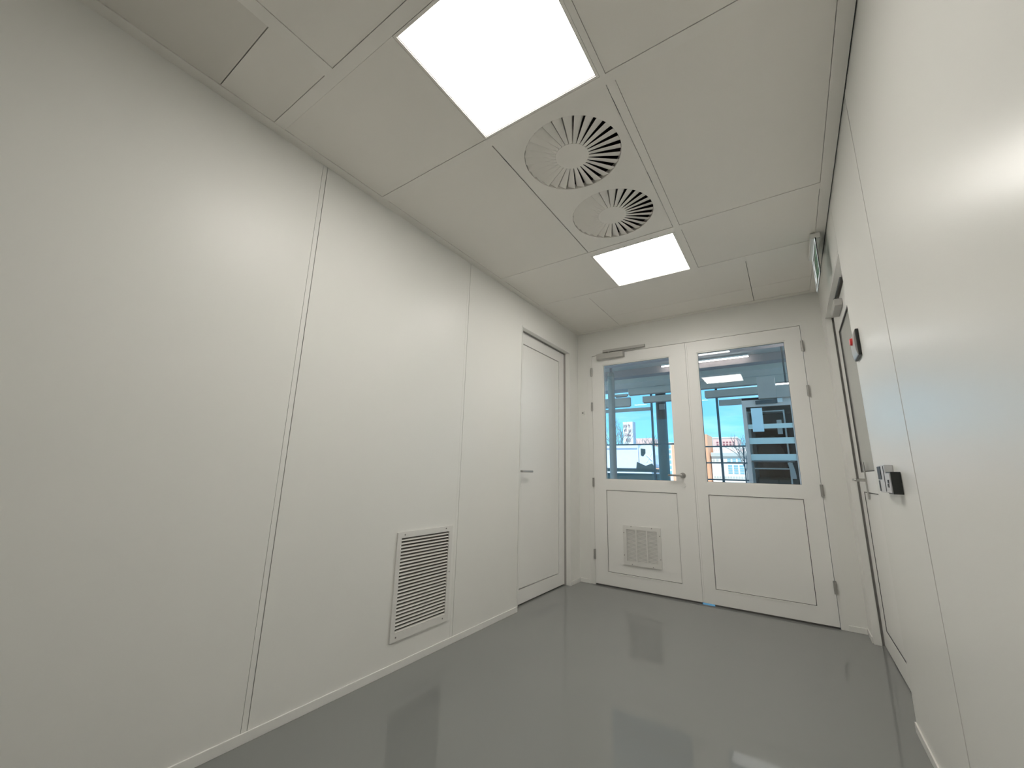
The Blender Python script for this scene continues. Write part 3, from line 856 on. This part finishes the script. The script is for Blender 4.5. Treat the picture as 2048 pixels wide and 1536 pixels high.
def tower():
    t = thing('sign_tower', (-21.1, 70, -0.45), 'tall white signboard with dark red characters behind the truck', 'signboard')
    box('board', (-22.0, 70.0, 2.0), (-20.28, 71.2, 10.35), 'facade_white', t)
    box('post', (-21.6, 70.3, -0.45), (-20.7, 70.9, 1.999), 'facade_grey', t)
    box('edge_shade', (-20.279, 70.0, 2.0), (-20.13, 71.2, 10.35), 'truck_line', t)
    rnd = random.Random(3)
    for cx_, rows in ((-21.50, (9.7, 8.9, 8.1, 7.2)), (-20.80, (9.6, 8.7, 8.0, 7.2))):
        for zc in rows:
            bm = bmesh.new()
            for _ in range(4):
                a = rnd.uniform(-0.25, 0.25)
                b_ = rnd.uniform(-0.28, 0.28)
                if rnd.random() < 0.5:
                    add_box(bm, (cx_ - 0.24, 69.97, zc + b_ - 0.035), (cx_ + rnd.uniform(0.1, 0.26), 69.995, zc + b_ + 0.035))
                else:
                    add_box(bm, (cx_ + a - 0.04, 69.97, zc - 0.28), (cx_ + a + 0.04, 69.995, zc + rnd.uniform(0.1, 0.28)))
            finish('character', bm, 'sign_ink', t)
tower()
def tree(x, y, h, label, seed, crown=2.0):
    rnd = random.Random(seed)
    t = thing('bare_tree', (x, y, -0.45), label, 'tree', 'bare trees along the street')
    bm = bmesh.new()
    add_cyl(bm, (x, y, -0.45), (x, y, h * 0.55), 0.10, 0.05, seg=8)
    finish('trunk', bm, 'tree', t, smooth=True)
    def grow(bm, p, d, L, r, n):
        q = p + d * L
        add_cyl(bm, p, q, r, r * 0.65, seg=5)
        if n:
            for _ in range(3):
                e = (d + Vector((rnd.uniform(-.6, .6), rnd.uniform(-.6, .6), rnd.uniform(-0.1, .5)))).normalized()
                grow(bm, p + d * L * rnd.uniform(0.5, 1.0), e, L * rnd.uniform(0.55, 0.8), r * 0.6, n - 1)
    for k in range(7):
        bm = bmesh.new()
        a = k * 2.4
        z = h * (0.30 + 0.035 * k)
        grow(bm, Vector((x, y, z)), Vector((math.cos(a) * .55, math.sin(a) * .55, 1)).normalized(), h * 0.22, 0.035, 3)
        finish('branch', bm, 'tree', t)
tree(-8.75, 30, 5.6, 'bare tree behind the pale column, left of the white signboard', 1)
tree(-6.5, 30.5, 4.5, 'small bare tree rising behind the truck cab', 5)
tree(-0.35, 30, 4.3, 'bare tree beside the glazed hall door', 9)
# buildings
def windows(t, x0, x1, z0, z1, nx, nz, y, gap=0.3, m='window_blue'):
    w, h = (x1 - x0) / nx, (z1 - z0) / nz
    for i in range(nx):
        for k in range(nz):
            box('window', (x0 + i * w + w * gap / 2, y - 0.12, z0 + k * h + h * gap / 2), (x0 + (i + 1) * w - w * gap / 2, y - 0.005, z0 + (k + 1) * h - h * gap / 2), m, t)
K = 150 / 80.0
def wx(x): return 1.932 + (x - 1.932) * K
def wz(z): return 1.09 + (z - 1.09) * K
YB2 = 150.0
t = thing('office_building', (wx(-7.2), YB2, -0.45), 'white building with blue windows and a grey roof band across the street', 'building')
box('facade', (wx(-9.55), YB2, -0.45), (wx(-3.0), YB2 + 20, wz(5.45)), 'facade_white', t)
box('roof_band', (wx(-9.55), YB2 - 0.8, wz(4.75)), (wx(-3.0), YB2 - 0.01, wz(5.35)), 'facade_grey', t)
box('upper_storey', (wx(-9.3), YB2 + 2, wz(5.451)), (wx(-3.0), YB2 + 18, wz(6.45)), 'facade_white', t)
windows(t, wx(-9.3), wx(-4.2), wz(5.5), wz(6.3), 14, 1, YB2 + 2, 0.5, 'facade_pink')
windows(t, wx(-7.15), wx(-4.5), wz(1.75), wz(3.35), 3, 4, YB2, 0.3)
windows(t, wx(-7.2), wx(-4.8), wz(3.75), wz(4.45), 3, 2, YB2, 0.35)
windows(t, wx(-9.5), wx(-8.3), wz(3.8), wz(4.4), 2, 1, YB2, 0.4, 'facade_grey')
windows(t, wx(-9.4), wx(-4.4), wz(0.95), wz(1.45), 12, 1, YB2, 0.35, 'facade_grey')
t = thing('orange_tower', (wx(-10.0), YB2 - 3, -0.45), 'narrow orange and cream stair tower left of the white building', 'building')
box('shaft', (wx(-10.35), YB2 - 3, -0.45), (wx(-9.75), YB2 + 8, wz(8.55)), 'facade_orange', t)
box('cream_face', (wx(-11.2), YB2 - 2, -0.45), (wx(-10.36), YB2 + 8, wz(8.75)), 'facade_white', t)
windows(t, wx(-11.1), wx(-10.5), wz(0.5), wz(7.5), 1, 9, YB2 - 2, 0.4)
t = thing('pink_building', (wx(-7.7), YB2 + 30, -0.45), 'pink flat-roofed block rising behind the white building', 'building')
box('facade', (wx(-9.74) - 3.0, YB2 + 30, -0.45), (wx(-6.15) - 1.0, YB2 + 45, wz(7.9) + 2.6), 'facade_pink', t)
box('roof_edge', (wx(-9.74) - 3.2, YB2 + 29.8, wz(7.9) + 2.601), (wx(-6.15) - 0.8, YB2 + 45, wz(7.9) + 3.1), 'facade_white', t)
windows(t, wx(-9.4) - 2.5, wx(-6.4) - 1.3, wz(6.6) + 2, wz(7.5) + 2.2, 6, 2, YB2 + 30, 0.4, 'sign_ink')
t = thing('orange_block', (wx(-16.0), YB2 - 20, -0.45), 'orange and white block right of the dark column', 'building')
box('facade', (-34.0, 130, -0.45), (-22.0, 145, 11.2), 'facade_orange', t)
box('white_bay', (-28.6, 129.6, -0.45), (-27.5, 129.99, 11.3), 'facade_white', t)
windows(t, -28.5, -27.6, 1.5, 10.8, 1, 6, 129.6, 0.4)
windows(t, -25.8, -22.4, 1.5, 10.8, 3, 7, 130, 0.4)
t = thing('red_roof_house', (-37.5, 151, -0.45), 'low pink-roofed house just above the truck', 'building')
box('facade', (-46.0, 146, -0.45), (-36.5, 156, 12.2), 'facade_white', t)
prism('roof', [(-46.6, 12.21), (-36.0, 12.21), (-37.5, 14.2), (-44.5, 14.2)], 'y', 145.6, 156.4, 'facade_pink', t)
windows(t, -45.5, -37, 1.0, 11.6, 6, 4, 146, 0.45)
